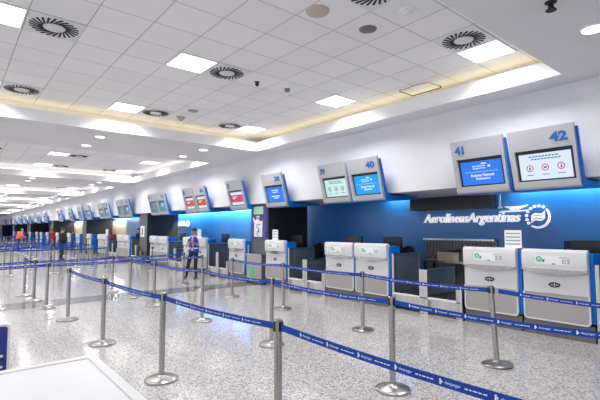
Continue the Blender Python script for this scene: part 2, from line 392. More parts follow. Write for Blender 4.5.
# wall wash fixtures (hidden slot at the top of the blue wall)
for i, (a, b, W) in enumerate(((-2.2, 2.2, 1.3), (-4.0, -2.3, 1.2), (-7.4, -6.7, 1.2), (-13.6, -11.4, 3.6), (-16.4, -13.7, 4.2), (-21.9, -16.5, 3.2), (-23.5, -22.0, .9), (-29.3, -26.9, 1.0))):
    t = thing('wall_washer', 'slim light slot at the top of the blue wall, %s from right' % ORD[i], 'light', ((a+b)/2, 9.17, 2.62), 0, 'light slots above the blue wall')
    bm = bmesh.new(); box(bm, -(b-a)/2, (b-a)/2, -.04, .04, 0, .06); obj('lens', bm, 'washlens', t)
    area('wash_lamp', t, b-a, .07, WASH_W*W*(b-a), (1, .93, .84), (0, 0, -.01))

# ------------------------------------------------------------------ check-in desks
def ring_poly(bm, outer, inner, fn, d0, d1, mi=0):
    n = len(outer)
    o0 = [bm.verts.new(fn(a, b, d0)) for a, b in outer]; o1 = [bm.verts.new(fn(a, b, d1)) for a, b in outer]
    i0 = [bm.verts.new(fn(a, b, d0)) for a, b in inner]; i1 = [bm.verts.new(fn(a, b, d1)) for a, b in inner]
    for i in range(n):
        j = (i+1) % n
        for q in ((o0[i], o0[j], o1[j], o1[i]), (i0[j], i0[i], i1[i], i1[j]), (o1[i], o1[j], i1[j], i1[i]), (o0[j], o0[i], i0[i], i0[j])):
            bm.faces.new(q).material_index = mi
def make_desk(detail=True):
    t = thing('check_in_desk', 'x', 'check-in desk', (0, 7.1, 0), 0, 'check-in desks along the wall')
    w_ = .455
    F = lambda a, b, d: (a, d, b)
    bm = bmesh.new(); box(bm, -w_+.03, w_+.055, .045, .36, .27, 1.27); obj('body', bm, 'blue', t, bev=.01)
    bm = bmesh.new(); box(bm, -w_-.03, w_+.03, .06, .45, 0, .235); obj('plinth', bm, 'plinthgrey', t)
    # front panel: flat below, swelling out towards the rounded top
    bm = bmesh.new()
    prism(bm, rrect(-w_, w_, .24, .64, .06, (1, 1, 0, 0)), F, 0, .08); obj('kick_plate', bm, 'kick', t)
    bm = bmesh.new()
    prof = [(.0, .64), (.0, .98), (-.03, 1.02), (-.045, 1.1), (-.045, 1.26), (-.035, 1.3), (-.01, 1.322), (.06, 1.325), (.08, 1.3), (.08, .64)]
    prism(bm, prof, lambda a, b, d: (d, a, b), -w_, w_); o = obj('front_panel', bm, 'desk_white', t, True, bev=.012)
    bm = bmesh.new()
    for s in (-1, 1):
        pass
    ring_poly(bm, rrect(-w_-.004, w_+.004, .235, .66, .06, (1, 1, 0, 0)), rrect(-w_+.018, w_-.018, .258, .66, .045, (1, 1, 0, 0)), F, -.006, .02)
    obj('edge_trim', bm, 'desk_rim', t)
    bm = bmesh.new()      # bowed chrome ledge
    N = 12; top = []; 
    for i in range(N+1):
        u = -1+2*i/N; top.append((u*w_*.99, -.06-.045*(1-u*u)))
    poly = top+[(w_*.99, 0), (-w_*.99, 0)]
    vt = [bm.verts.new((a, b, 1.03)) for a, b in poly]; vb = []
    for i, (a, b) in enumerate(poly):
        u = a/w_; vb.append(bm.verts.new((a, min(0, b*.55), 1.0-.055*(1-u*u) if i <= N else .98)))
    bm.faces.new(vt); bm.faces.new(vb[::-1]); n = len(poly)
    for i in range(n): j = (i+1) % n; bm.faces.new((vt[i], vt[j], vb[j], vb[i]))
    obj('ledge', bm, 'chrome', t, True)
    if detail:
        bm = bmesh.new()
        el = [((.082)*cos(2*pi*i/20), .79+.04*sin(2*pi*i/20)) for i in range(20)]
        prism(bm, el, F, -.006, 0); e = obj('emblem', bm, 'black', t)
        bm = bmesh.new()
        for s in (-1, 1): prism(bm, [(s*.018, .787), (s*.052, .784), (s*.052, .792), (s*.018, .797)], F, -.009, -.006)
        prism(bm, [(-.005, .765), (.005, .765), (.005, .815), (-.005, .815)], F, -.009, -.006)
        obj('emblem_mark', bm, 'white', e)
        y0 = -.0455
        bm = bmesh.new(); prism(bm, rrect(-.24, .26, 1.1, 1.23, .01), F, y0-.002, y0); st = obj('sticker', bm, nmat('sticker_clear', (.8, .82, .82), .4), t)
        bm = bmesh.new()
        g = [(.2, 0)]
        ring_poly(bm, [(-.19+.045*cos(2*pi*i/16), 1.175+.045*sin(2*pi*i/16)) for i in range(16)], [(-.19+.018*cos(2*pi*i/16), 1.175+.018*sin(2*pi*i/16)) for i in range(16)], F, y0-.005, y0-.002)
        for k in range(3): prism(bm, [(.09, 1.205-k*.001), (.24, 1.205), (.24, 1.213), (.09, 1.213)], F, y0-.005-.0002*k, y0-.003)
        obj('green_mark', bm, 'green', st)
        bm = bmesh.new(); prism(bm, [(-.15, 1.13), (-.12, 1.13), (-.105, 1.17), (-.135, 1.17)], F, y0-.005, y0-.002)
        prism(bm, [(-.01, 1.1), (.04, 1.1), (.04, 1.115), (-.01, 1.115)], F, y0-.005, y0-.002); obj('blue_mark', bm, 'blue_num', st)
        bm = bmesh.new()
        for k, (a, b) in enumerate(((.13, .16), (.17, .185), (.2, .24))):
            for j in range(3): prism(bm, [(a, 1.115+.026*j), (b, 1.115+.026*j), (b, 1.132+.026*j), (a, 1.132+.026*j)], F, y0-.005, y0-.002)
        obj('grey_print', bm, nmat('print_grey', (.3, .32, .33), .5), st)
        bm = bmesh.new(); box(bm, -w_-.004, -w_+.03, -.03, .0, .985, 1.03); obj('ledge_cap', bm, 'black', t)
    bm = bmesh.new(); box(bm, w_+.055, w_+.068, .1, .17, 1.0, 1.12); obj('call_button', bm, 'red', t)
    bm = bmesh.new(); box(bm, -w_+.05, w_, .36, .95, 1.02, 1.05); box(bm, -w_+.05, -w_+.08, .36, .9, 0, 1.02); box(bm, w_-.03, w_, .36, .9, 0, 1.02)
    obj('work_surface', bm, 'dark', t)
    return t
desk0 = make_desk()
# right edges
dX = [(42, -2.545), (41, -3.545), (40, -6.17), (39, -7.15), (38, -9.68), (37, -11.78), (36, -14.27), (35, -15.27), (34, -17.83), (33, -18.83),
      (32, -22.7), (31, -23.7), (30, -26.6), (29, -27.6), (28, -30.3), (27, -33.45), (26, -36.3), (25, -40.85), (24, -45.6), (23, -49), (22, -51.8), (21, -56.7), (20, -63.4), (19, -67), (18, -72)]
for i, (n, X_) in enumerate(dX):
    lab = 'white fronted check-in desk with blue side under display %d' % n if n >= 33 else 'white fronted check-in desk with blue side, %s counting from the right end' % ORD[i]
    put(desk0, X_, 7.1, 0, lab)

# things standing on the desks
def notice(name, x, y, z, w_, h_, label, lines=4, rz=0, mat='white'):
    t = thing(name, label, 'notice', (x, y, z), rz)
    bm = bmesh.new(); box(bm, -w_/2, w_/2, -.006, .006, .01, h_); obj('board', bm, mat, t)
    bm = bmesh.new(); box(bm, -w_/2, w_/2, -.04, .05, 0, .012); obj('foot', bm, 'white', t)
    bm = bmesh.new()
    for k in range(lines):
        zz = h_-.045-k*(h_-.06)/lines; box(bm, -w_/2+.02, w_/2-.02, -.009, -.006, zz-.02, zz)
    obj('printed_lines', bm, nmat('print_dark', (.32, .34, .4), .5), t)
    return t
notice('notice_board', -3.16, 7.16, 1.325, .27, .29, 'white notice with printed lines standing on desk under display 41')
notice('notice_board', -9.76, 7.16, 1.325, .26, .29, 'white upright notice standing on the desk under display 38', 3)
notice('notice_board', -14.5, 7.16, 1.325, .28, .3, 'white upright notice on desk beside the person in blue vest', 3)
notice('notice_board', -26.4, 7.16, 1.325, .5, .3, 'white box-shaped notice on a far desk before a dark partition', 2)

# baggage scales in the gaps
def make_scale(x0, x1, tall, label):
    t = thing('baggage_scale', label, 'baggage scale', ((x0+x1)/2, 7.1, 0), 0, 'steel baggage scales between desks')
    h = (x1-x0)/2; m_ = 0.02*0
    bm = bmesh.new(); box(bm, -h, h, .06, 1.1, .08, .3); obj('base', bm, 'steel', t, bev=.006)
    bm = bmesh.new(); box(bm, -h+.02, h-.02, .0, .055, .285, .335); obj('bumper', bm, 'desk_rim', t, bev=.015)
    mid = -.02
    for a, b in ((-h+.09, mid-.09), (mid+.09, h-.12)):
        bm = bmesh.new(); box(bm, a, b, .08, 1.1, .31, .35); obj('conveyor_belt', bm, 'belt_rubber', t)
    bm = bmesh.new(); box(bm, -h, -h+.05, .02, .07, 0, 1.12); box(bm, -h, -h+.05, .04, .95, 1.1, 1.12); box(bm, -h, -h+.05, .9, .95, 0, 1.12)
    obj('side_frame', bm, 'steel', t)
    bm = bmesh.new(); box(bm, -h+.015, -h+.035, .08, .9, .32, 1.1); obj('tinted_side_panel', bm, 'tinted', t)
    bm = bmesh.new(); box(bm, mid-.09, mid+.09, 0, .07, 0, .85); box(bm, mid-.03, mid+.03, .07, 1.1, .82, .85); obj('centre_post', bm, 'steel', t, bev=.005)
    bm = bmesh.new(); box(bm, mid-.02, mid+.02, .07, 1.1, .34, .82); obj('divider_panel', bm, 'tinted', t)
    bm = bmesh.new(); box(bm, h-.12, h, 0, .07, 0, .57); box(bm, h-.05, h-.02, .07, 1.1, .34, .57); obj('end_post', bm, 'steel', t, bev=.005)
    return t
make_scale(-5.62, -4.06, 1, 'steel and tinted glass baggage scale between desks under displays 40 and 41')
make_scale(-9.12, -7.64, 1, 'steel and tinted glass baggage scale between desks under displays 38 and 39')
make_scale(-13.72, -12.3, 1, 'steel and tinted glass baggage scale between desks under displays 36 and 37')
make_scale(-17.3, -15.8, 1, 'steel and tinted glass baggage scale behind the person in blue vest')
make_scale(-2.02, -.5, 1, 'steel and tinted glass baggage scale at right edge beside desk under display 42')
make_scale(-21.95, -20.5, 1, 'grey steel baggage scale in front of the second grey partition')
make_scale(-25.88, -24.25, 1, 'grey steel baggage scale beyond the second grey partition, half hidden by posts')
# steel cabinet with a green sticker beside desk 37
t = thing('steel_cabinet', 'low steel cabinet with green sticker below the purple poster', 'cabinet', (-10.75, 7.1, 0))
bm = bmesh.new(); box(bm, -.42, .38, 0, .19, .04, .86); obj('body', bm, 'kick', t, bev=.01)
bm = bmesh.new(); box(bm, -.44, .4, -.02, .19, .86, .885); obj('top', bm, 'steel', t)
bm = bmesh.new(); box(bm, -.2, -.02, -.006, 0, .2, .5); s_ = obj('green_sticker', bm, nmat('green_sticker_ink', (.05, .6, .22), .5), t)
bm = bmesh.new(); tube(bm, [(-.36, .03, .88), (-.36, .03, 1.14)], .02); obj('short_post', bm, 'steel', t)
bm = bmesh.new(); box(bm, -.4, .36, .02, .18, 0, .04); obj('plinth', bm, 'dark', t)

# poster on the grey partition
t = thing('poster', 'tall purple poster with green top and white strip on grey partition', 'poster', (-10.765, 7.3, 0))
bm = bmesh.new(); box(bm, -.4, .42, -.03, 0, 1.36, 2.36); obj('frame', bm, 'purple', t)
bm = bmesh.new(); box(bm, -.27, .24, -.036, -.03, 2.08, 2.32); obj('green_heading', bm, 'palegreen', t)
bm = bmesh.new(); F = lambda a, b, d: (a, d, b)
prism(bm, [(-.24, 1.4), (.19, 1.4), (.21, 1.9), (.1, 1.86), (.0, 1.92), (.06, 2.0), (0, 2.04), (-.12, 2.02), (-.1, 1.93), (-.2, 1.9), (-.27, 1.99), (-.31, 1.95), (-.24, 1.8)], F, -.036, -.03); o = obj('white_artwork', bm, 'white', t)
bm = bmesh.new()
for k, (a, b, c_, d_) in enumerate(((-.12, -.02, 1.48, 1.5), (-.1, .06, 1.53, 1.56), (-.02, .02, 1.56, 1.66), (-.14, .0, 1.68, 1.7), (.0, .08, 1.6, 1.62), (-.1, -.06, 1.72, 1.8), (0, .1, 1.75, 1.78), (-.1, .08, 1.44, 1.455))):
    box(bm, a, b, -.039, -.036, c_, d_)
obj('strokes', bm, 'purple', o)
bm = bmesh.new(); box(bm, -.08, .06, -.04, -.036, 1.93, 2.0); obj('lilac_patch', bm, nmat('lilac', (.3, .3, .6), .5), o)
t = thing('poster', 'small white poster with dark mark on the second grey partition', 'poster', (-20.87, 7.3, 0))
bm = bmesh.new(); box(bm, -.26, .26, -.02, 0, 1.25, 1.78); b_ = obj('sheet', bm, 'white', t)
bm = bmesh.new(); prism(bm, [(-.08, 1.34), (.05, 1.34), (.1, 1.5), (.06, 1.68), (-.06, 1.7), (-.02, 1.52)], F, -.024, -.02); obj('dark_mark', bm, 'dark', b_)

# ------------------------------------------------------------------ hanging displays
def screen_box(bm, P, x0, x1, v0, v1, w0, w1, mi=0):
    vs = [bm.verts.new(P(*q)) for q in ((x0,v0,w0),(x1,v0,w0),(x1,v1,w0),(x0,v1,w0),(x0,v0,w1),(x1,v0,w1),(x1,v1,w1),(x0,v1,w1))]
    for f in ((3,2,1,0),(4,5,6,7),(0,1,5,4),(1,2,6,5),(2,3,7,6),(3,0,4,7)): bm.faces.new([vs[i] for i in f]).material_index = mi
TH = math.atan2(.22, .89)
def PT(x, v, w_):     # local: v up along tilted face, w_ = outwards
    return (x, -v*sin(TH)-w_*cos(TH), v*cos(TH)-w_*sin(TH))
def make_display(x_right, width, num, kind, numside, label):
    h = width/2; Hh = .915
    ft = .25 if any(a_-w2 < x_right+.1 and x_right-width-.1 < a_ for a_, w2, y2 in parts_px) else 1.15
    t = thing('check_in_display', label, 'display', (x_right-h, 7.02, 2.27), 0, 'hanging check-in displays')
    F3 = lambda a, b, d: PT(a, b, d)
    so, si = (-h+.075, h-.045), None
    v0, v1 = .1, .59
    bm = bmesh.new()
    ring_poly(bm, [(-h, .03), (h, .03), (h, Hh), (-h, Hh)], [(so[0], v0), (so[1], v0), (so[1], v1), (so[0], v1)], F3, -.06, 0)
    # rounded bottom lip
    prof = [(0, .03), (-.002, .005), (-.02, -.02), (-.06, -.035), (-.1, -.03), (-.1, .03)]
    prism(bm, prof, lambda a, b, d: PT(d, b, a), -h, h)
    hs = obj('housing', bm, 'grey_metal', t)
    bm = bmesh.new()   # blue bracket behind: strip plus foot running back under the bulkhead
    a = PT(0, Hh-.06, -.06); b = PT(0, Hh-.07, -.1); c = PT(0, .12, -.125); e = PT(0, 0, -.06)
    poly = [(a[1], a[2]), (b[1], b[2]), (c[1], c[2]), (.17, .09), (ft, .09), (ft, .03), (.22, -.03), (e[1]+.04, -.03), (e[1], e[2])]
    prism(bm, poly, lambda p, q, d: (d, p, q), -h+.02, h+.03); obj('blue_bracket', bm, 'blue', t)
    bm = bmesh.new(); screen_box(bm, PT, so[0], so[1], v0, v1, -.059, -.052); bz = obj('bezel', bm, 'black', t)
    s0, s1, w0, w1 = so[0]+.035, so[1]-.045, v0+.025, v1-.06
    SC = {'blue': 'scr_blue', 'cyan': 'scr_cyan', 'light': 'scr_light', 'mint': 'scr_mint', 'red': 'scr_red', 'pink': 'scr_pink', 'dim': 'scr_dim', 'teal': 'scr_teal', 'blue2': 'scr_blue'}[kind]
    bm = bmesh.new(); screen_box(bm, PT, s0, s1, w0, w1, -.052, -.047); sc = obj('screen', bm, SC, t)
    W_ = s1-s0; V_ = w1-w0; U = lambda u: s0+W_*u; VV = lambda v: w0+V_*v; E_ = -.0465
    G = lambda x, y, z: PT(x, y, E_+.001)
    bm = bmesh.new(); ok = True
    if kind in ('blue', 'cyan'):
        put_text(bm, 'aerolineas', U(.3), U(.62), VV(.76), VV(.84), G, bold=.01); put_text(bm, 'Argentinas', U(.3), U(.62), VV(.64), VV(.74), G, bold=.01)
        prism(bm, [(U(.5), VV(.86)), (U(.66), VV(.86)), (U(.66), VV(.88)), (U(.56), VV(.92))], F3, E_, E_+.001)
        prism(bm, [(U(.68), VV(.72)), (U(.74), VV(.72)), (U(.74), VV(.8)), (U(.68), VV(.8))], F3, E_, E_+.001)
        put_text(bm, 'Business National', U(.24), U(.8), VV(.34), VV(.46), G, bold=.02); put_text(bm, 'Destinations', U(.36), U(.7), VV(.2), VV(.31), G, bold=.02)
        prism(bm, [(U(.1), VV(.54)), (U(.9), VV(.54)), (U(.9), VV(.55)), (U(.1), VV(.55))], F3, E_, E_+.0008)
        obj('screen_lettering', bm, 'scr_white', sc)
    elif kind in ('light', 'mint'):
        for k, u in enumerate((.2, .5, .8)):
            R_ = .052
            cx, cy = U(u), VV(.45)
            ring_poly(bm, [(cx+R_*cos(2*pi*i/20), cy+R_*1.05*sin(2*pi*i/20)) for i in range(20)], [(cx+R_*.74*cos(2*pi*i/20), cy+R_*.78*sin(2*pi*i/20)) for i in range(20)], F3, E_, E_+.001)
        obj('prohibition_rings', bm, 'scr_redink' if kind == 'light' else 'scr_ink', sc)
        bm = bmesh.new()
        for k, u in enumerate((.2, .5, .8)):
            cx, cy = U(u), VV(.45)
            shp = [[(-.012, -.025), (.012, -.025), (.012, .018), (0, .03), (-.012, .018)], [(-.022, -.014), (.022, -.014), (.022, .014), (-.022, .014)], [(-.016, -.026), (.018, -.026), (.014, .0), (.002, .03), (-.008, .026), (-.004, 0)]][k]
            prism(bm, [(cx+p, cy+q) for p, q in shp], F3, E_, E_+.0015)
            prism(bm, [(cx-.05, VV(.17)), (cx+.05, VV(.17)), (cx+.05, VV(.2)), (cx-.05, VV(.2))], F3, E_, E_+.0008)
        for v, a_, b2 in ((.86, .2, .78), (.76, .24, .76)):
            x_ = a_
            while x_ < b2: prism(bm, [(U(x_), VV(v)), (U(x_+.05), VV(v)), (U(x_+.05), VV(v+.045)), (U(x_), VV(v+.045))], F3, E_, E_+.0008); x_ += .065
        obj('screen_print', bm, 'scr_ink', sc)
    elif kind in ('red', 'pink'):
        screen_box(bm, PT, s0, s1, VV(.78), w1, E_-.0005, E_+.0005); screen_box(bm, PT, s0, s1, w0, VV(.2), E_-.0005, E_+.0005)
        for a_, b2, v in ((.12, .5, .6), (.12, .35, .48)): screen_box(bm, PT, U(a_), U(b2), VV(v), VV(v+.06), E_, E_+.001)
        obj('screen_bars', bm, 'scr_mint' if kind == 'red' else 'scr_light', sc)
    elif kind == 'blue2':
        for a_, b2, v in ((.3, .7, .75), (.35, .65, .62), (.25, .75, .35), (.35, .65, .22)): screen_box(bm, PT, U(a_), U(b2), VV(v), VV(v+.06), E_, E_+.001)
        obj('screen_print', bm, 'scr_light', sc)
    else:
        for a_, b2, v in ((.2, .8, .7), (.2, .6, .5)): screen_box(bm, PT, U(a_), U(b2), VV(v), VV(v+.07), E_, E_+.001)
        obj('screen_print', bm, 'scr_light' if kind == 'dim' else 'scr_dim', sc)
    if num:
        bm = bmesh.new()
        wn = .19 if numside else .17
        x0_, x1_ = (h-.09-wn-.05, h-.09) if numside else (-h+.07, -h+.07+wn)
        put_text(bm, str(num), x0_, x1_, .68, .825, lambda x, y, z: PT(x, y, .003+z*.004 if z > 0 else .0005), bold=.04, ext=1.0)
        obj('number', bm, 'blue_num', t)
    return t
disp = [(-2.11, .935, 42, 'light', 1), (-3.13, .915, 41, 'blue', 0), (-5.73, .88, 40, 'cyan', 1), (-6.68, .9, 39, 'mint', 0), (-9.05, .95, 38, 'blue2', 1), (-11.1, .92, 37, 'pink', 0),
        (-13.55, .86, 36, 'red', 1), (-14.5, .86, 35, 'red', 0), (-17.15, .88, 34, 'dim', 1), (-18.1, .9, 33, 'teal', 0), (-21.75, .95, 32, 'dim', 1), (-22.8, .95, 31, 'teal', 0),
        (-25.3, 1.0, 30, 'dim', 1), (-26.4, 1.0, 29, 'dim', 0)]
for X_, wd, n, k, s in disp: make_display(X_, wd, n, k, s, 'grey hanging display unit with blue bracket numbered %d' % n)
for i, X_ in enumerate((-29.5, -31.65, -34.6, -38.3, -45.23, -49.38, -55.1, -58.7, -63.0, -68.6, -75.6, -83.1)):
    make_display(X_, 1.1 if i < 3 else 1.5 if i < 8 else 2.0, None, ('dim', 'teal', 'dim', 'blue2')[i % 4], 0, 'far hanging display with blue bracket, %s beyond the display numbered 29' % ORD[i])

# ------------------------------------------------------------------ airline sign on blue wall
t = thing('airline_sign', 'white raised AerolineasArgentinas lettering on the blue wall', 'sign', (-6.28, YB, 0))
bm = bmesh.new(); put_text(bm, 'Aerol\u00edneasArgentinas', 0, 2.36, 1.71, 2.0, lambda x, y, z: (x, -.03-z*.03, y), shear=.28, bold=.012, ext=1.0, spacing=.96); obj('lettering', bm, 'signwhite', t)
bm = bmesh.new()
B_ = lambda pts: prism(bm, [(a_-.03, b_-.045) for a_, b_ in pts], lambda a, b, d: (a, d, b), -.06, -.02)
B_([(1.93, 2.03), (2.5, 2.045), (2.56, 2.075), (2.0, 2.065)])
B_([(2.16, 2.075), (2.34, 2.08), (2.52, 2.15), (2.56, 2.185), (2.36, 2.15), (2.26, 2.12)])
B_([(2.05, 2.16), (2.4, 2.15), (2.3, 2.12), (2.22, 2.09), (2.16, 2.115)])
obj('bird_emblem', bm, 'signwhite', t)
t = thing('round_emblem_sign', 'white round emblem of dots and ring beside the airline lettering', 'sign', (-3.575, YB, 1.875))
bm = bmesh.new(); N = 20
arc = lambda r, a: (r*cos(radians(a)), r*sin(radians(a)))
o_ = [arc(.235, -125+i*(170)/N) for i in range(N+1)]; i_ = [arc(.205-.015*sin(pi*i/N), -125+i*(170)/N) for i in range(N+1)]
prism(bm, o_+i_[::-1], F, -.05, -.02); obj('ring', bm, 'signwhite', t)
bm = bmesh.new()
for a in (62, 84, 106, 128, 150, 172, 194, 214):
    c_ = arc(.225, a); prism(bm, [(c_[0]+.03*cos(2*pi*i/10), c_[1]+.03*sin(2*pi*i/10)) for i in range(10)], F, -.05, -.02)
obj('dots', bm, 'signwhite', t)
bm = bmesh.new()
for dy in (.055, .0, -.055):
    pts = [(-.13+.26*i/8, dy-.05+.1*i/8+.03*sin(2*pi*i/8)) for i in range(9)]
    prism(bm, [(x_, y+.018) for x_, y in pts]+[(x_, y-.018) for x_, y in pts[::-1]], F, -.05, -.02)
obj('swooshes', bm, 'signwhite', t)

# dropped black box and pipe on the blue wall, slatted panel
bm = bmesh.new(); box(bm, -6.53, -4.43, 9.03, YB-.01, 2.09, 2.391); tag(obj('black_duct_box', bm, 'black', bev=.01), 'long black box under the bulkhead above the airline lettering', 'duct box')
bm = bmesh.new(); tube(bm, [(-4.25, 9.06, 2.39), (-4.25, 9.06, 2.1)], .025); lathe(bm, [(.05, 0), (.05, .03)], 12, (-4.25, 9.06, 2.07)); tag(obj('hanging_conduit', bm, 'steel', None, True), 'short white pipe hanging right of the black box', 'pipe')
t = thing('slatted_panel', 'grey vertical slatted panel with pale top rail under the airline lettering', 'panel', (-5.36, 9.24, 0))
bm = bmesh.new(); k = -.87
while k < .87: box(bm, k, k+.07, -.03, .03, .3, 1.36); box(bm, k+.07, k+.085, 0, .03, .3, 1.36); k += .085
obj('slats', bm, 'curtain', t)
bm = bmesh.new(); box(bm, -.89, .91, -.07, .04, 1.36, 1.4); box(bm, -.89, .91, -.04, .04, 0, .3); obj('top_rail', bm, 'steel', t)

# ------------------------------------------------------------------ behind the desks: chairs, screens, side tables
def make_chair():
    t = thing('office_chair', 'x', 'chair', (0, 0, 0), 0, 'black office chairs behind the desks')
    bm = bmesh.new()
    N = 10; pr = []
    for j in range(7):
        row = []
        for i in range(N+1):
            u = -1+2*i/N; v = j/6
            wv = .24*(1-.55*max(0, v-.55)**1.2*1.2) 
            row.append((u*wv, .1*u*u*-1+.02*v*2, .62+.6*v*(1-.14*u*u)))
        pr.append(row)
    for off in (0, .07):
        pass
    V0 = [[bm.verts.new((p[0], p[1], p[2])) for p in r] for r in pr]; V1 = [[bm.verts.new((p[0], p[1]+.07, p[2])) for p in r] for r in pr]
    for j in range(6):
        for i in range(N):
            bm.faces.new((V0[j][i], V0[j][i+1], V0[j+1][i+1], V0[j+1][i])); bm.faces.new((V1[j][i+1], V1[j][i], V1[j+1][i], V1[j+1][i+1]))
        bm.faces.new((V0[j][0], V0[j+1][0], V1[j+1][0], V1[j][0])); bm.faces.new((V0[j+1][N], V0[j][N], V1[j][N], V1[j+1][N]))
    for i in range(N): bm.faces.new((V0[6][i], V0[6][i+1], V1[6][i+1], V1[6][i])); bm.faces.new((V0[0][i+1], V0[0][i], V1[0][i], V1[0][i+1]))
    obj('backrest', bm, 'fabric', t, True)
    bm = bmesh.new(); prism(bm, rrect(-.25, .25, -.48, .02, .1), lambda a, b, d: (a, b, d), .46, .54); obj('seat', bm, 'fabric', t, bev=.02)
    bm = bmesh.new(); tube(bm, [(0, -.22, .08), (0, -.22, .46)], .03); tube(bm, [(0, -.1, .46), (0, .1, .5), (0, .1, .7)], .02)
    obj('column', bm, 'black', t)
    bm = bmesh.new()
    for k in range(5): a = 2*pi*k/5; tube(bm, [(0, -.22, .1), (.28*cos(a), -.22+.28*sin(a), .06)], .02, 6)
    obj('base', bm, 'black', t)
    bm = bmesh.new()
    for k in range(5): a = 2*pi*k/5; lathe(bm, [(.02, 0), (.03, .02), (.03, .05), (.015, .06)], 10, (.28*cos(a), -.22+.28*sin(a), 0))
    obj('castors', bm, 'black', t)
    return t
chair0 = make_chair()
for x_, y_, l_ in ((-9.7, 8.8, 'black office chair between displays 38 and 39, tall rounded back'), (-6.4, 8.75, 'black office chair right of desk 40 by a tan box'),
                   (-13.3, 8.75, 'black office chair between desks 37 and 36'), (-16.9, 8.75, 'black office chair behind the person in blue vest')):
    put(chair0, x_, y_, 0, l_, pi*0)
def make_pc():
    t = thing('computer_monitor', 'x', 'computer monitor', (0, 0, 0), 0, 'black computer monitors behind the desks')
    bm = bmesh.new(); box(bm, -.26, .26, -.02, .03, .1, .4); obj('shell', bm, 'black', t, bev=.01)
    bm = bmesh.new(); box(bm, -.245, .245, .03, .033, .115, .385); obj('screen', bm, 'scr_dim', t)
    bm = bmesh.new(); box(bm, -.03, .03, -.03, 0, .0, .2); box(bm, -.1, .1, -.08, .08, 0, .012); obj('stand', bm, 'black', t)
    return t
pc0 = make_pc()
for x_, d in ((-7.4, 'behind desk 39'), (-6.2, 'behind desk 40'), (-2.3, 'behind desk 42'), (-13.9, 'behind desk 36'), (-9.7, 'behind desk 38'), (-11.8, 'behind desk 37'), (-17.6, 'behind desk 34')):
    put(pc0, x_, 7.9, 1.05, 'black computer monitor seen from behind, '+d)
# rear table with a tan box and papers
t = thing('side_table', 'low dark side table with steel rim before the slatted panel', 'table', (-5.0, 8.75, 0))
bm = bmesh.new(); box(bm, -.85, .85, -.22, .22, .88, .92); obj('table_top', bm, 'steel', t)
for sx in (-.8, .8):
    for sy in (-.18, .18):
        bm = bmesh.new(); box(bm, sx-.02, sx+.02, sy-.02, sy+.02, 0, .88); obj('leg', bm, 'dark', t)
t = thing('wooden_box', 'tan open wooden box on the rear table by the black chair', 'box', (-5.3, 8.72, .92))
bm = bmesh.new(); box(bm, -.2, .2, -.12, .12, 0, .2); obj('body', bm, 'cardboard', t, bev=.005)
bm = bmesh.new(); prism(bm, [(-.2, .2), (.24, .2), (.3, .26), (.1, .24)], lambda a, b, d: (a, d, b), -.12, .12); obj('dark_lid', bm, 'black', t)
t = thing('ticket_printer', 'small pale printer on the rear table left of desk 41', 'printer', (-4.55, 8.7, .92))
bm = bmesh.new(); box(bm, -.12, .12, -.1, .1, 0, .1); obj('body', bm, 'grey_metal', t, bev=.01)
bm = bmesh.new(); box(bm, -.08, .08, -.12, -.1, .03, .06); obj('paper_slot', bm, 'black', t)
# dark counter board at the right end behind desk 42
bm = bmesh.new(); box(bm, -2.9, -1.2, 8.6, 8.64, 1.28, 1.42); box(bm, -2.9, -2.86, 8.6, 8.64, 0, 1.28); box(bm, -1.24, -1.2, 8.6, 8.64, 0, 1.28)
tag(obj('black_rear_rail', bm, 'black'), 'long black rail standing behind desk 42 at right edge', 'rail')
# small letters on the blue wall behind the vest person
t = thing('wall_lettering', 'small white lettering with round mark on blue wall behind the blue vest person', 'sign', (-20.7, YB, 1.78))
bm = bmesh.new()
for k in range(6): box(bm, -.75+k*.2, -.63+k*.2, -.03, 0, 0, .2 if k % 2 else .26)
obj('letters', bm, 'signwhite', t)
bm = bmesh.new(); ring_poly(bm, [(.62+.16*cos(2*pi*i/16), .12+.16*sin(2*pi*i/16)) for i in range(16)], [(.62+.09*cos(2*pi*i/16), .12+.09*sin(2*pi*i/16)) for i in range(16)], F, -.04, -.01)
obj('ring_mark', bm, 'signwhite', t)

# ------------------------------------------------------------------ foreground counter and blue sign
t = thing('service_counter', 'white laminate counter with raised rim in the lower left foreground', 'counter', (0, 0, 0))
bm = bmesh.new(); box(bm, -2.21, -.95, -2.2, .56, 1.02, 1.05); obj('counter_top', bm, 'counter', t, bev=.012)
bm = bmesh.new()
ring_poly(bm, [(-2.21, -2.2), (-.95, -2.2), (-.95, .56), (-2.21, .56)], [(-2.17, -2.16), (-.99, -2.16), (-.99, .52), (-2.17, .52)], lambda a, b, d: (a, b, d), 1.045, 1.056); obj('rim', bm, 'counter', t, bev=.004)
bm = bmesh.new(); box(bm, -2.12, -1.04, -2.1, .47, .1, 1.02); obj('cabinet', bm, 'counter', t)
bm = bmesh.new(); box(bm, -2.06, -1.1, -2.04, .41, 0, .1); obj('plinth', bm, 'dark', t)
t = thing('blue_sign_stand', 'blue sign with white border and letters at the left edge', 'sign', (-2.7, -.02, 0), radians(82))
F2 = lambda a, b, d: (a, d, b)
bm = bmesh.new(); prism(bm, rrect(-.3, .29, .87, 1.165, .02), F2, 0, .02); b0 = obj('panel', bm, 'white', t)
bm = bmesh.new(); prism(bm, rrect(-.288, .278, .882, 1.153, .014), F2, -.002, 0); b1 = obj('blue_face', bm, nmat('sign_navy', (.02, .035, .25), .4), b0)
bm = bmesh.new()
for (a, b, c_, d_) in ((.2, .262, 1.0, 1.012), (.2, .25, .972, .984), (.215, .262, .945, .957), (.14, .18, .96, 1.0)): box(bm, a, b, -.0035, -.0022, c_, d_)
obj('white_letters', bm, 'white', b0)
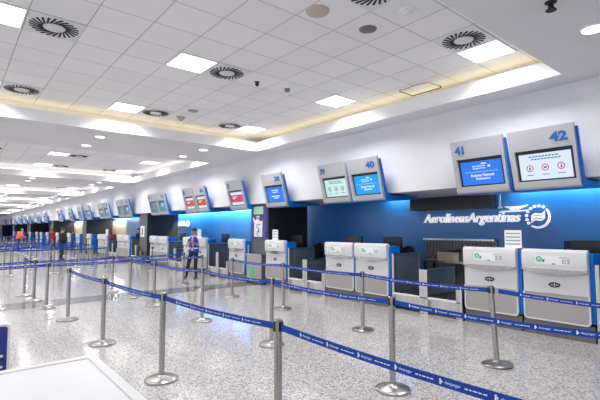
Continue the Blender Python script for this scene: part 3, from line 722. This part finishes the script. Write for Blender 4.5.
bm = bmesh.new(); tube(bm, [(0, .03, .02), (0, .03, 1.1)], .016); lathe(bm, [(.17, 0), (.17, .015), (.05, .03)], 24, (0, .03, 0)); obj('stand', bm, 'pole', t, True)

# ------------------------------------------------------------------ stanchions and belts
HS = .945
def make_stanchion():
    t = thing('stanchion', 'x', 'belt post', (0, 0, 0))
    bm = bmesh.new(); lathe(bm, [(.172, 0), (.178, .004), (.178, .02), (.165, .028), (.1, .036), (.045, .05), (.033, .062)], 36); obj('base', bm, 'base', t, True)
    bm = bmesh.new(); lathe(bm, [(.0315, .055), (.0315, HS-.085)], 20); obj('pole', bm, 'pole', t, True)
    bm = bmesh.new(); lathe(bm, [(.034, HS-.1), (.0345, HS-.095), (.0345, HS-.02)], 20); obj('belt_head', bm, 'pole', t, True)
    bm = bmesh.new(); box(bm, -.04, .04, -.013, .013, HS-.09, HS-.018); box(bm, -.013, .013, -.04, .04, HS-.09, HS-.018); obj('belt_clip', bm, 'black', t, True)
    bm = bmesh.new(); lathe(bm, [(.0345, HS-.02), (.0345, HS-.004), (.026, HS)], 20); obj('cap', bm, 'pole', t, True)
    return t
st0 = make_stanchion()
def post(x_, y_, label, group=None, tilt=None):
    o = put(st0, x_, y_, 0, label, random.uniform(-.2, .2))
    o['group'] = group or 'steel belt posts'
    if tilt: o.rotation_euler = (tilt[0], tilt[1], 0)
    return o
def belt(p, q, label, letters=True, sag=.02, seed=0, group='blue queue belts'):
    p = Vector((*p, HS-.056)); q = Vector((*q, HS-.056)); L_ = (q-p).length; d = (q-p).normalized()
    r0 = .04; n = Vector((d.y, -d.x, 0))       # towards the viewer (lower y)
    if n.y > 0 and abs(n.y) > .3: n = -n
    if n.x < 0 and abs(n.y) <= .3: n = -n
    flip = 1 if Vector((0, 0, 1)).cross(n).dot(d) > 0 else -1
    def P(s, v, w_): 
        u = s/L_
        return p+d*s+n*w_+Vector((0, 0, v-4*sag*u*(1-u)))
    bm = bmesh.new(); N = 10
    rings = []
    for i in range(N+1):
        s = r0+(L_-2*r0)*i/N
        rings.append([bm.verts.new(P(s, v, w_)) for v, w_ in ((-.026, -.001), (-.026, .001), (.026, .001), (.026, -.001))])
    for a, b in zip(rings, rings[1:]):
        for k in range(4): bm.faces.new((a[k], a[(k+1) % 4], b[(k+1) % 4], b[k]))
    bm.faces.new(rings[0]); bm.faces.new(rings[-1][::-1])
    o = obj('queue_belt', bm, 'belt'); tag(o, label, 'queue belt', group)
    if letters:
        bm = bmesh.new(); s = r0+.04+.1*(seed % 3)
        # text must run left to right for the viewer: direction e with z x e = outward n
        e = 1 if d.cross(Vector((0, 0, 1))).dot(n) > 0 else -1
        def Q(x_, y_, z_): ss = s0_+x_ if e > 0 else s1_-x_; return P(ss, y_, .0016)
        while s+.27 < L_-r0:
            s0_, s1_ = s, s+.29
            for pts in ([(0, -.014), (.009, -.014), (.009, .014), (0, .014)], [(.011, -.008), (.017, -.003), (.017, .004), (.011, .008)]):
                bm.faces.new([bm.verts.new(Q(a, b, 0)) for a, b in pts])
            put_text(bm, 'despegar', .03, .12, -.011, .009, Q)
            xx = .14
            for k in range(5):
                ww = (.018, .012, .024, .016, .02)[(k+seed) % 5]
                bm.faces.new([bm.verts.new(Q(a, b, 0)) for a, b in ((xx, -.004), (xx+ww, -.004), (xx+ww, .0015), (xx, .0015))]); xx += ww+.006
            s += .29
        obj('belt_lettering', bm, 'white', o)
    return o
A_ = [(-.6, 1.945), (-2.7, 2.01), (-4.63, 1.86), (-6.59, 1.77), (-8.71, 1.73)]
B2 = [(-.8, 3.66), (-2.83, 3.57), (-4.99, 3.60), (-7.06, 3.56), (-9.08, 3.45), (-10.49, 3.40)]
C2 = [(-.4, 5.1), (-2.52, 5.17), (-4.76, 5.26), (-7.03, 5.36), (-9.04, 5.34)]
nm = {'a': 'front row', 'b': 'middle row', 'c': 'row nearest the desks'}
for key, R_ in (('a', A_), ('b', B2), ('c', C2)):
    for i, (x_, y_) in enumerate(R_):
        if i == 0: post(x_, y_, 'steel belt post just outside the right edge ending the %s' % nm[key]); continue
        tl = (0, radians(-3.2)) if (key, i) == ('c', 1) else None
        post(x_, y_, 'steel belt post with round base, %s, %s from the right' % (nm[key], ORD[i-1]), tilt=tl)
    for i, (p, q) in enumerate(zip(R_, R_[1:])):
        belt(p, q, 'blue lettered belt of the %s, %s span from the right' % (nm[key], ORD[i]), x_ > -13, .03 if key != 'a' else .02, i)
D2 = [(-10.31, 1.64), (-10.49, 3.40), (-10.56, 5.30)]
E2 = [(-11.49, 1.57), (-11.78, 3.36), (-12.05, 5.45)]
post(*D2[0], 'steel belt post of the nearer cross lane, at the left above the white counter'); post(*D2[2], 'steel belt post ending the nearer cross lane before the desks')
for p, d_ in zip(E2, ('left end', 'middle', 'right end by the desks')): post(*p, 'steel belt post of the farther cross lane, %s' % d_)
post(-12.5, 1.5, 'steel belt post leftmost of the near group, left of its two neighbours'); 
belt((-10.2, -.3), D2[0], 'blue belt leaving the frame at left, lower one'); belt(D2[0], D2[1], 'blue belt crossing in front of far desks, lower left span', True); belt(D2[1], D2[2], 'blue belt of the nearer cross lane, right span')
post(-10.2, -.3, 'steel belt post outside the left edge, nearer'); post(-11.3, -.3, 'steel belt post outside the left edge, farther')
belt((-11.3, -.3), E2[0], 'blue belt leaving the frame at left, upper one'); belt(E2[0], E2[1], 'blue belt crossing in front of far desks, upper left span'); belt(E2[1], E2[2], 'blue belt of the farther cross lane, right span')
belt((-12.5, 1.5), E2[0], 'short blue belt between the two leftmost near posts')
# farther lanes
FG = 'distant belt posts at left'; FL = 'thin steel belt post in the distant crowd of queue posts at left'
BG = 'distant blue belts at left'; BL = 'distant blue belt among the crowd of queue posts at left'
lanes = [(-18.1, [.2, 1.72, 3.07, 4.87]), (-19.5, [4.73]), (-16.6, [6.2]), (-20.2, [.9, 2.6, 4.3]), (-22.2, [.6, 1.9, 3.6, 5.2]), (-24.4, [.7, 2.4, 4.0, 5.5])]
xk = -27.0
while xk > -62:
    lanes.append((xk, [.4+k*1.7+random.uniform(-.15, .15) for k in range(4)])); xk -= random.uniform(2.0, 3.0)
for x_, ys in lanes:
    for y_ in ys: 
        if abs(x_+13.6) < .6: continue
        post(x_+random.uniform(-.12, .12) if x_ < -20 else x_, y_, FL, FG)
    for a, b in zip(ys, ys[1:]):
        if x_ > -26 or random.random() < .35: belt((x_, a), (x_, b), BL, False, .03, 0, BG)

# ------------------------------------------------------------------ people
def person(name, label, loc, rz, J, R, edges, paint, height_ref=1.65):
    """J joints dict name->(x,y,z), R radii, one skinned body"""
    t = thing(name, label, 'person', loc, rz)
    names = list(J); me = bpy.data.meshes.new('body'); me.from_pydata([J[n] for n in names], [(names.index(a), names.index(b)) for a, b in edges], [])
    o = bpy.data.objects.new('body', me); C.objects.link(o)
    m = o.modifiers.new('skin', 'SKIN'); m.use_smooth_shade = True
    sv = me.skin_vertices[0].data
    for i, n in enumerate(names):
        r = R[n]; sv[i].radius = r if isinstance(r, tuple) else (r, r); sv[i].use_root = (i == 0)
    s = o.modifiers.new('sub', 'SUBSURF'); s.levels = 2; s.render_levels = 2
    dg = bpy.context.evaluated_depsgraph_get(); me2 = bpy.data.meshes.new_from_object(o.evaluated_get(dg))
    bpy.data.objects.remove(o)
    me2.name = 'body'; me2.materials.clear(); mats = []
    for p in me2.polygons:
        mt = paint(p.center)
        if mt not in mats: mats.append(mt)
        p.material_index = mats.index(mt); p.use_smooth = True
    for k in mats: me2.materials.append(M[k])
    idx = {k: i for i, k in enumerate(mats)}
    o = bpy.data.objects.new('body', me2); C.objects.link(o); o.parent = t
    return t, o
def ell(bm, c, rx, ry, rz_, n=16, m=10, zmin=-1, zmax=1):
    rings = []
    for j in range(m+1):
        ph = math.asin(zmin)+(math.asin(zmax)-math.asin(zmin))*j/m
        rings.append([bm.verts.new((c[0]+rx*cos(ph)*cos(2*pi*i/n), c[1]+ry*cos(ph)*sin(2*pi*i/n), c[2]+rz_*sin(ph))) for i in range(n)])
    for a, b in zip(rings, rings[1:]):
        for i in range(n): j = (i+1) % n; bm.faces.new((a[i], a[j], b[j], b[i]))
    bm.faces.new(rings[0][::-1]); bm.faces.new(rings[-1]); bmesh.ops.remove_doubles(bm, verts=bm.verts, dist=.0004)
def face_bits(t, c, facing=-1):   # eyes, nose, mouth, ears on the head at c, looking along local -y
    bm = bmesh.new()
    for s in (-1, 1): ell(bm, (c[0]+s*.032, c[1]-.083, c[2]+.005), .012, .008, .007, 8, 6)
    obj('eyes', bm, 'black', t, True)
    bm = bmesh.new(); prism(bm, [(-.012, -.03), (.012, -.03), (.004, .01), (-.004, .01)], lambda a, b, d: (c[0]+a, c[1]+d, c[2]+b-.01), -.112, -.08); obj('nose', bm, 'skin', t, bev=.004)
    bm = bmesh.new(); ell(bm, (c[0], c[1]-.084, c[2]-.06), .026, .008, .007, 8, 6); obj('mouth', bm, 'redcloth', t, True)
    bm = bmesh.new()
    for s in (-1, 1): ell(bm, (c[0]+s*.08, c[1], c[2]-.01), .012, .022, .032, 8, 6)
    obj('ears', bm, 'skin', t, True)
def hair(t, c, mat, back=.01, cut=-.15, s=1.0):
    bm = bmesh.new(); ell(bm, (c[0], c[1]+.016, c[2]+.022), .09*s, .1*s, .115*s, 18, 10, cut+.25); obj('hair', bm, mat, t, True)
def fingers(J, R, E, hand, key, d, side):
    """five short finger chains from the hand joint"""
    h = Vector(J[hand]); d = Vector(d).normalized(); s = Vector(side).normalized(); u = d.cross(s)
    for k, ln in enumerate((.07, .078, .074, .06)):
        a = h+s*(-.03+.02*k)+d*.03; b = a+d*ln*.55+u*.006; c_ = b+d*ln*.4+u*.022
        J[key+'f%da' % k] = tuple(a); J[key+'f%db' % k] = tuple(b); J[key+'f%dc' % k] = tuple(c_)
        for q in 'abc': R[key+'f%d%s' % (k, q)] = .009
        E += [(hand, key+'f%da' % k), (key+'f%da' % k, key+'f%db' % k), (key+'f%db' % k, key+'f%dc' % k)]
    a = h-s*.035+d*.0; b = a-s*.02+d*.035
    J[key+'ta'] = tuple(a); J[key+'tb'] = tuple(b); R[key+'ta'] = .011; R[key+'tb'] = .01
    E += [(hand, key+'ta'), (key+'ta', key+'tb')]
def std(legL, legR, armL, armR, lean=0, sc=1.0, arms=True):
    J = {'pelvis': (0, 0, .9), 'waist': (0, -.0-lean*.1, 1.04), 'chest': (0, -lean*.25, 1.24), 'neck0': (0, -lean*.4+.01, 1.38), 'neck1': (0, -lean*.5-.005, 1.44), 'head0': (0, -lean*.55-.02, 1.5), 'head1': (0, -lean*.6-.015, 1.585)}
    R = {'pelvis': (.145, .105), 'waist': (.125, .095), 'chest': (.15, .105), 'neck0': (.075, .06), 'neck1': .05, 'head0': (.07, .08), 'head1': (.078, .092)}
    E = [('pelvis', 'waist'), ('waist', 'chest'), ('chest', 'neck0'), ('neck0', 'neck1'), ('neck1', 'head0'), ('head0', 'head1')]
    for s, leg, arm, k in ((-1, legL, armL, 'l'), (1, legR, armR, 'r')):
        hip = (s*.09, 0, .86); J[k+'hip'] = hip; R[k+'hip'] = .095
        J[k+'knee'], J[k+'ank'] = leg[0], leg[1]; R[k+'knee'] = .062; R[k+'ank'] = .043
        toe = leg[2]; J[k+'heel'] = (leg[1][0], leg[1][1]+.02, .035); J[k+'toe'] = toe; R[k+'heel'] = (.04, .035); R[k+'toe'] = (.04, .025)
        E += [('pelvis', k+'hip'), (k+'hip', k+'knee'), (k+'knee', k+'ank'), (k+'ank', k+'heel'), (k+'heel', k+'toe')]
        if arms:
            J[k+'sho'] = (s*.175, -lean*.33, 1.335); R[k+'sho'] = .058
            J[k+'elb'], J[k+'wri'], J[k+'han'] = arm; R[k+'elb'] = .042; R[k+'wri'] = .028; R[k+'han'] = (.036, .022)
            E += [('neck0', k+'sho'), (k+'sho', k+'elb'), (k+'elb', k+'wri'), (k+'wri', k+'han')]
            dd = Vector(arm[2])-Vector(arm[1]); sd = Vector((1, 0, 0)) if abs(dd.normalized().x) < .7 else Vector((0, 0, 1))
            fingers(J, R, E, k+'han', k, dd, sd*(-s if abs(dd.normalized().x) < .7 else 1))
    return J, R, E
# person in the blue vest, facing the viewer, mid-step, both hands raised holding a phone
J, R, E = std([(-.16, -.06, .47), (-.27, .03, .09), (-.3, -.13, .03)], [(.08, -.04, .46), (.07, .04, .09), (.08, -.12, .03)],
              [(-.26, -.03, 1.08), (-.1, -.24, 1.16), (-.03, -.3, 1.19)], [(.27, -.03, 1.08), (.12, -.24, 1.17), (.05, -.3, 1.21)])
def paint(c):
    if c.z > 1.405: return 'skin'
    if c.z < .06: return 'shoe'
    if c.z < .93 : return 'navy'
    if c.y < -.112 and c.z < 1.3: return 'skin'
    return 'shirt'
t, body = person('person', 'person in a blue vest, white shirt and black trousers with hands raised at chest', (-13.25, 6.35, 0), radians(38), J, R, E, paint)
hc = (0, -.017, 1.55); face_bits(t, hc); hair(t, hc, 'hair')
def vest(t, mat, z0, z1, gap=True, rx=.185, ry=.145, sleeveless=True):
    bm = bmesh.new(); n = 28; rows_ = 9; G_ = []
    for j in range(rows_+1):
        v = j/rows_; z = z0+(z1-z0)*v; k = 1-.06*sin(pi*v)-(.34*max(0, v-.8)/.2 if v > .8 else 0)
        G_.append([bm.verts.new((rx*k*sin(radians(-165)+radians(330)*i/(n-1)), ry*k*cos(radians(-165)+radians(330)*i/(n-1)), z)) for i in range(n)])
    for j in range(rows_):
        for i in range(n-1): bm.faces.new((G_[j][i], G_[j][i+1], G_[j+1][i+1], G_[j+1][i]))
    o = obj('vest', bm, mat, t, True); s = o.modifiers.new('solid', 'SOLIDIFY'); s.thickness = .012; return o
v_ = vest(t, 'vest', .86, 1.39)
bm = bmesh.new()
for zc in (1.0,):
    n = 28
    for i in range(n-1):
        a0 = radians(-163)+radians(326)*i/(n-1); a1 = radians(-163)+radians(326)*(i+1)/(n-1)
        bm.faces.new([bm.verts.new(((.19)*sin(a), (.15)*cos(a), z)) for a, z in ((a0, zc-.022), (a1, zc-.022), (a1, zc+.022), (a0, zc+.022))])
obj('reflective_band', bm, 'white', v_)
bm = bmesh.new(); tube(bm, [(-.06, -.12, 1.38), (-.03, -.155, 1.22), (0, -.165, 1.12)], .008, 6); tube(bm, [(.06, -.12, 1.38), (.03, -.155, 1.22), (0, -.165, 1.12)], .008, 6); box(bm, -.03, .03, -.172, -.166, 1.02, 1.12); obj('lanyard', bm, 'redcloth', t)
o = thing('mobile_phone', 'small phone held in the hands of the person in blue vest', 'phone', (-13.3+.34*sin(radians(38)), 6.35-.34*cos(radians(38)), 1.17), radians(38))
bm = bmesh.new(); box(bm, -.035, .035, -.005, .005, .0, .13); obj('shell', bm, 'black', o, bev=.004); bm = bmesh.new(); box(bm, -.03, .03, .005, .006, .01, .12); obj('screen', bm, 'scr_dim', o)

# man in black seen from behind
J, R, E = std([(-.1, 0, .46), (-.11, .03, .09), (-.12, -.12, .03)], [(.1, 0, .46), (.11, .03, .09), (.12, -.12, .03)],
              [(-.3, .02, 1.08), (-.33, -.06, .86), (-.33, -.09, .77)], [(.3, .02, 1.08), (.33, -.06, .86), (.33, -.09, .77)])
def paintb(c):
    if c.z > 1.41: return 'skin'
    if c.z < .06: return 'shoe'
    if c.z < .8 and abs(c.x) > .25: return 'skin'
    if c.z < .86: return 'navy'
    return 'blackcloth'
R['chest'] = (.24, .16); R['waist'] = (.22, .16); R['pelvis'] = (.2, .14); R['lsho'] = R['rsho'] = .1; R['lelb'] = R['relb'] = .075; R['lhip'] = R['rhip'] = .115; R['lknee'] = R['rknee'] = .085
t, _ = person('person', 'person in black clothes standing with back to viewer before far desks', (-25.9, 4.75, 0), radians(180), J, R, E, paintb)
face_bits(t, hc); hair(t, hc, 'hair', cut=-.4); t.scale = (1.22, 1.1, 1.03)
# orange jacket
J, R, E = std([(-.1, 0, .46), (-.11, .03, .09), (-.12, -.12, .03)], [(.1, 0, .46), (.11, .03, .09), (.12, -.12, .03)],
              [(-.3, -.12, 1.08), (-.3, -.35, 1.0), (-.28, -.42, 1.0)], [(.3, -.12, 1.08), (.3, -.35, 1.0), (.28, -.42, 1.0)], lean=.5)
R['chest'] = (.26, .18); R['waist'] = (.25, .17); R['lsho'] = R['rsho'] = .1; R['lelb'] = R['relb'] = .08
def painto(c):
    if c.z > 1.42: return 'skin'
    if c.z < .06: return 'shoe'
    if c.z < .9: return 'navy'
    if c.y < -.36 : return 'skin'
    return 'orange'
t, _ = person('person', 'person in an orange jacket leaning forward among the far queue posts', (-39.5, 4.2, 0), radians(205), J, R, E, painto)
hc2 = (0, -.3, 1.55); face_bits(t, hc2); hair(t, hc2, 'greyhair')
# others far away
far = [(-49.0, 3.6, 30, 'blackcloth', 'navy', 'hair', 'person in dark clothes in the far left distance, left of the orange jacket'),
       (-44.6, 3.0, 200, 'beige', 'navy', 'hair', 'person in pale clothes in the far left distance by the dark-clothed one'),
       (-52.0, 3.0, 100, 'blackcloth', 'navy', 'hair', 'person in black at the far left edge of the hall'),
       (-37.5, 6.2, 20, 'redcloth', 'redcloth', 'hair', 'person in dark red clothing beside a far desk'),
       (-40.2, 8.2, 0, 'beige', 'navy', 'greyhair', 'person with pale hair behind a far desk'),
       (-33.6, 8.3, 0, 'blackcloth', 'navy', 'hair', 'person in black with dark hair behind a far desk by the cream doorway'),
       (-25.2, 8.6, 200, 'blackcloth', 'navy', 'hair', 'person in black standing beside the red topped far desk')]
for x_, y_, a, c1, c2, hr, lab in far:
    J, R, E = std([(-.1, 0, .46), (-.11, .03, .09), (-.12, -.12, .03)], [(.1, 0, .46), (.11, .03, .09), (.12, -.12, .03)],
                  [(-.26, .02, 1.08), (-.27, -.12, .9), (-.27, -.17, .84)], [(.26, .02, 1.08), (.27, -.12, .9), (.27, -.17, .84)])
    pf = (lambda c1, c2: lambda c: 'skin' if c.z > 1.41 or (abs(c.x) > .22 and c.z < .9 and c.y < -.1) else 'shoe' if c.z < .06 else c2 if c.z < .9 else c1)(c1, c2)
    t, _ = person('person', lab, (x_, y_, 0), radians(a), J, R, E, pf); face_bits(t, hc); hair(t, hc, hr)
# red box on the far desk side
bm = bmesh.new(); box(bm, -26.09, -25.93, 7.2, 7.55, .98, 1.31); tag(obj('red_box', bm, 'red', bev=.01), 'red box fixed on the side of a far blue desk', 'box')
bpy.context.view_layer.update()
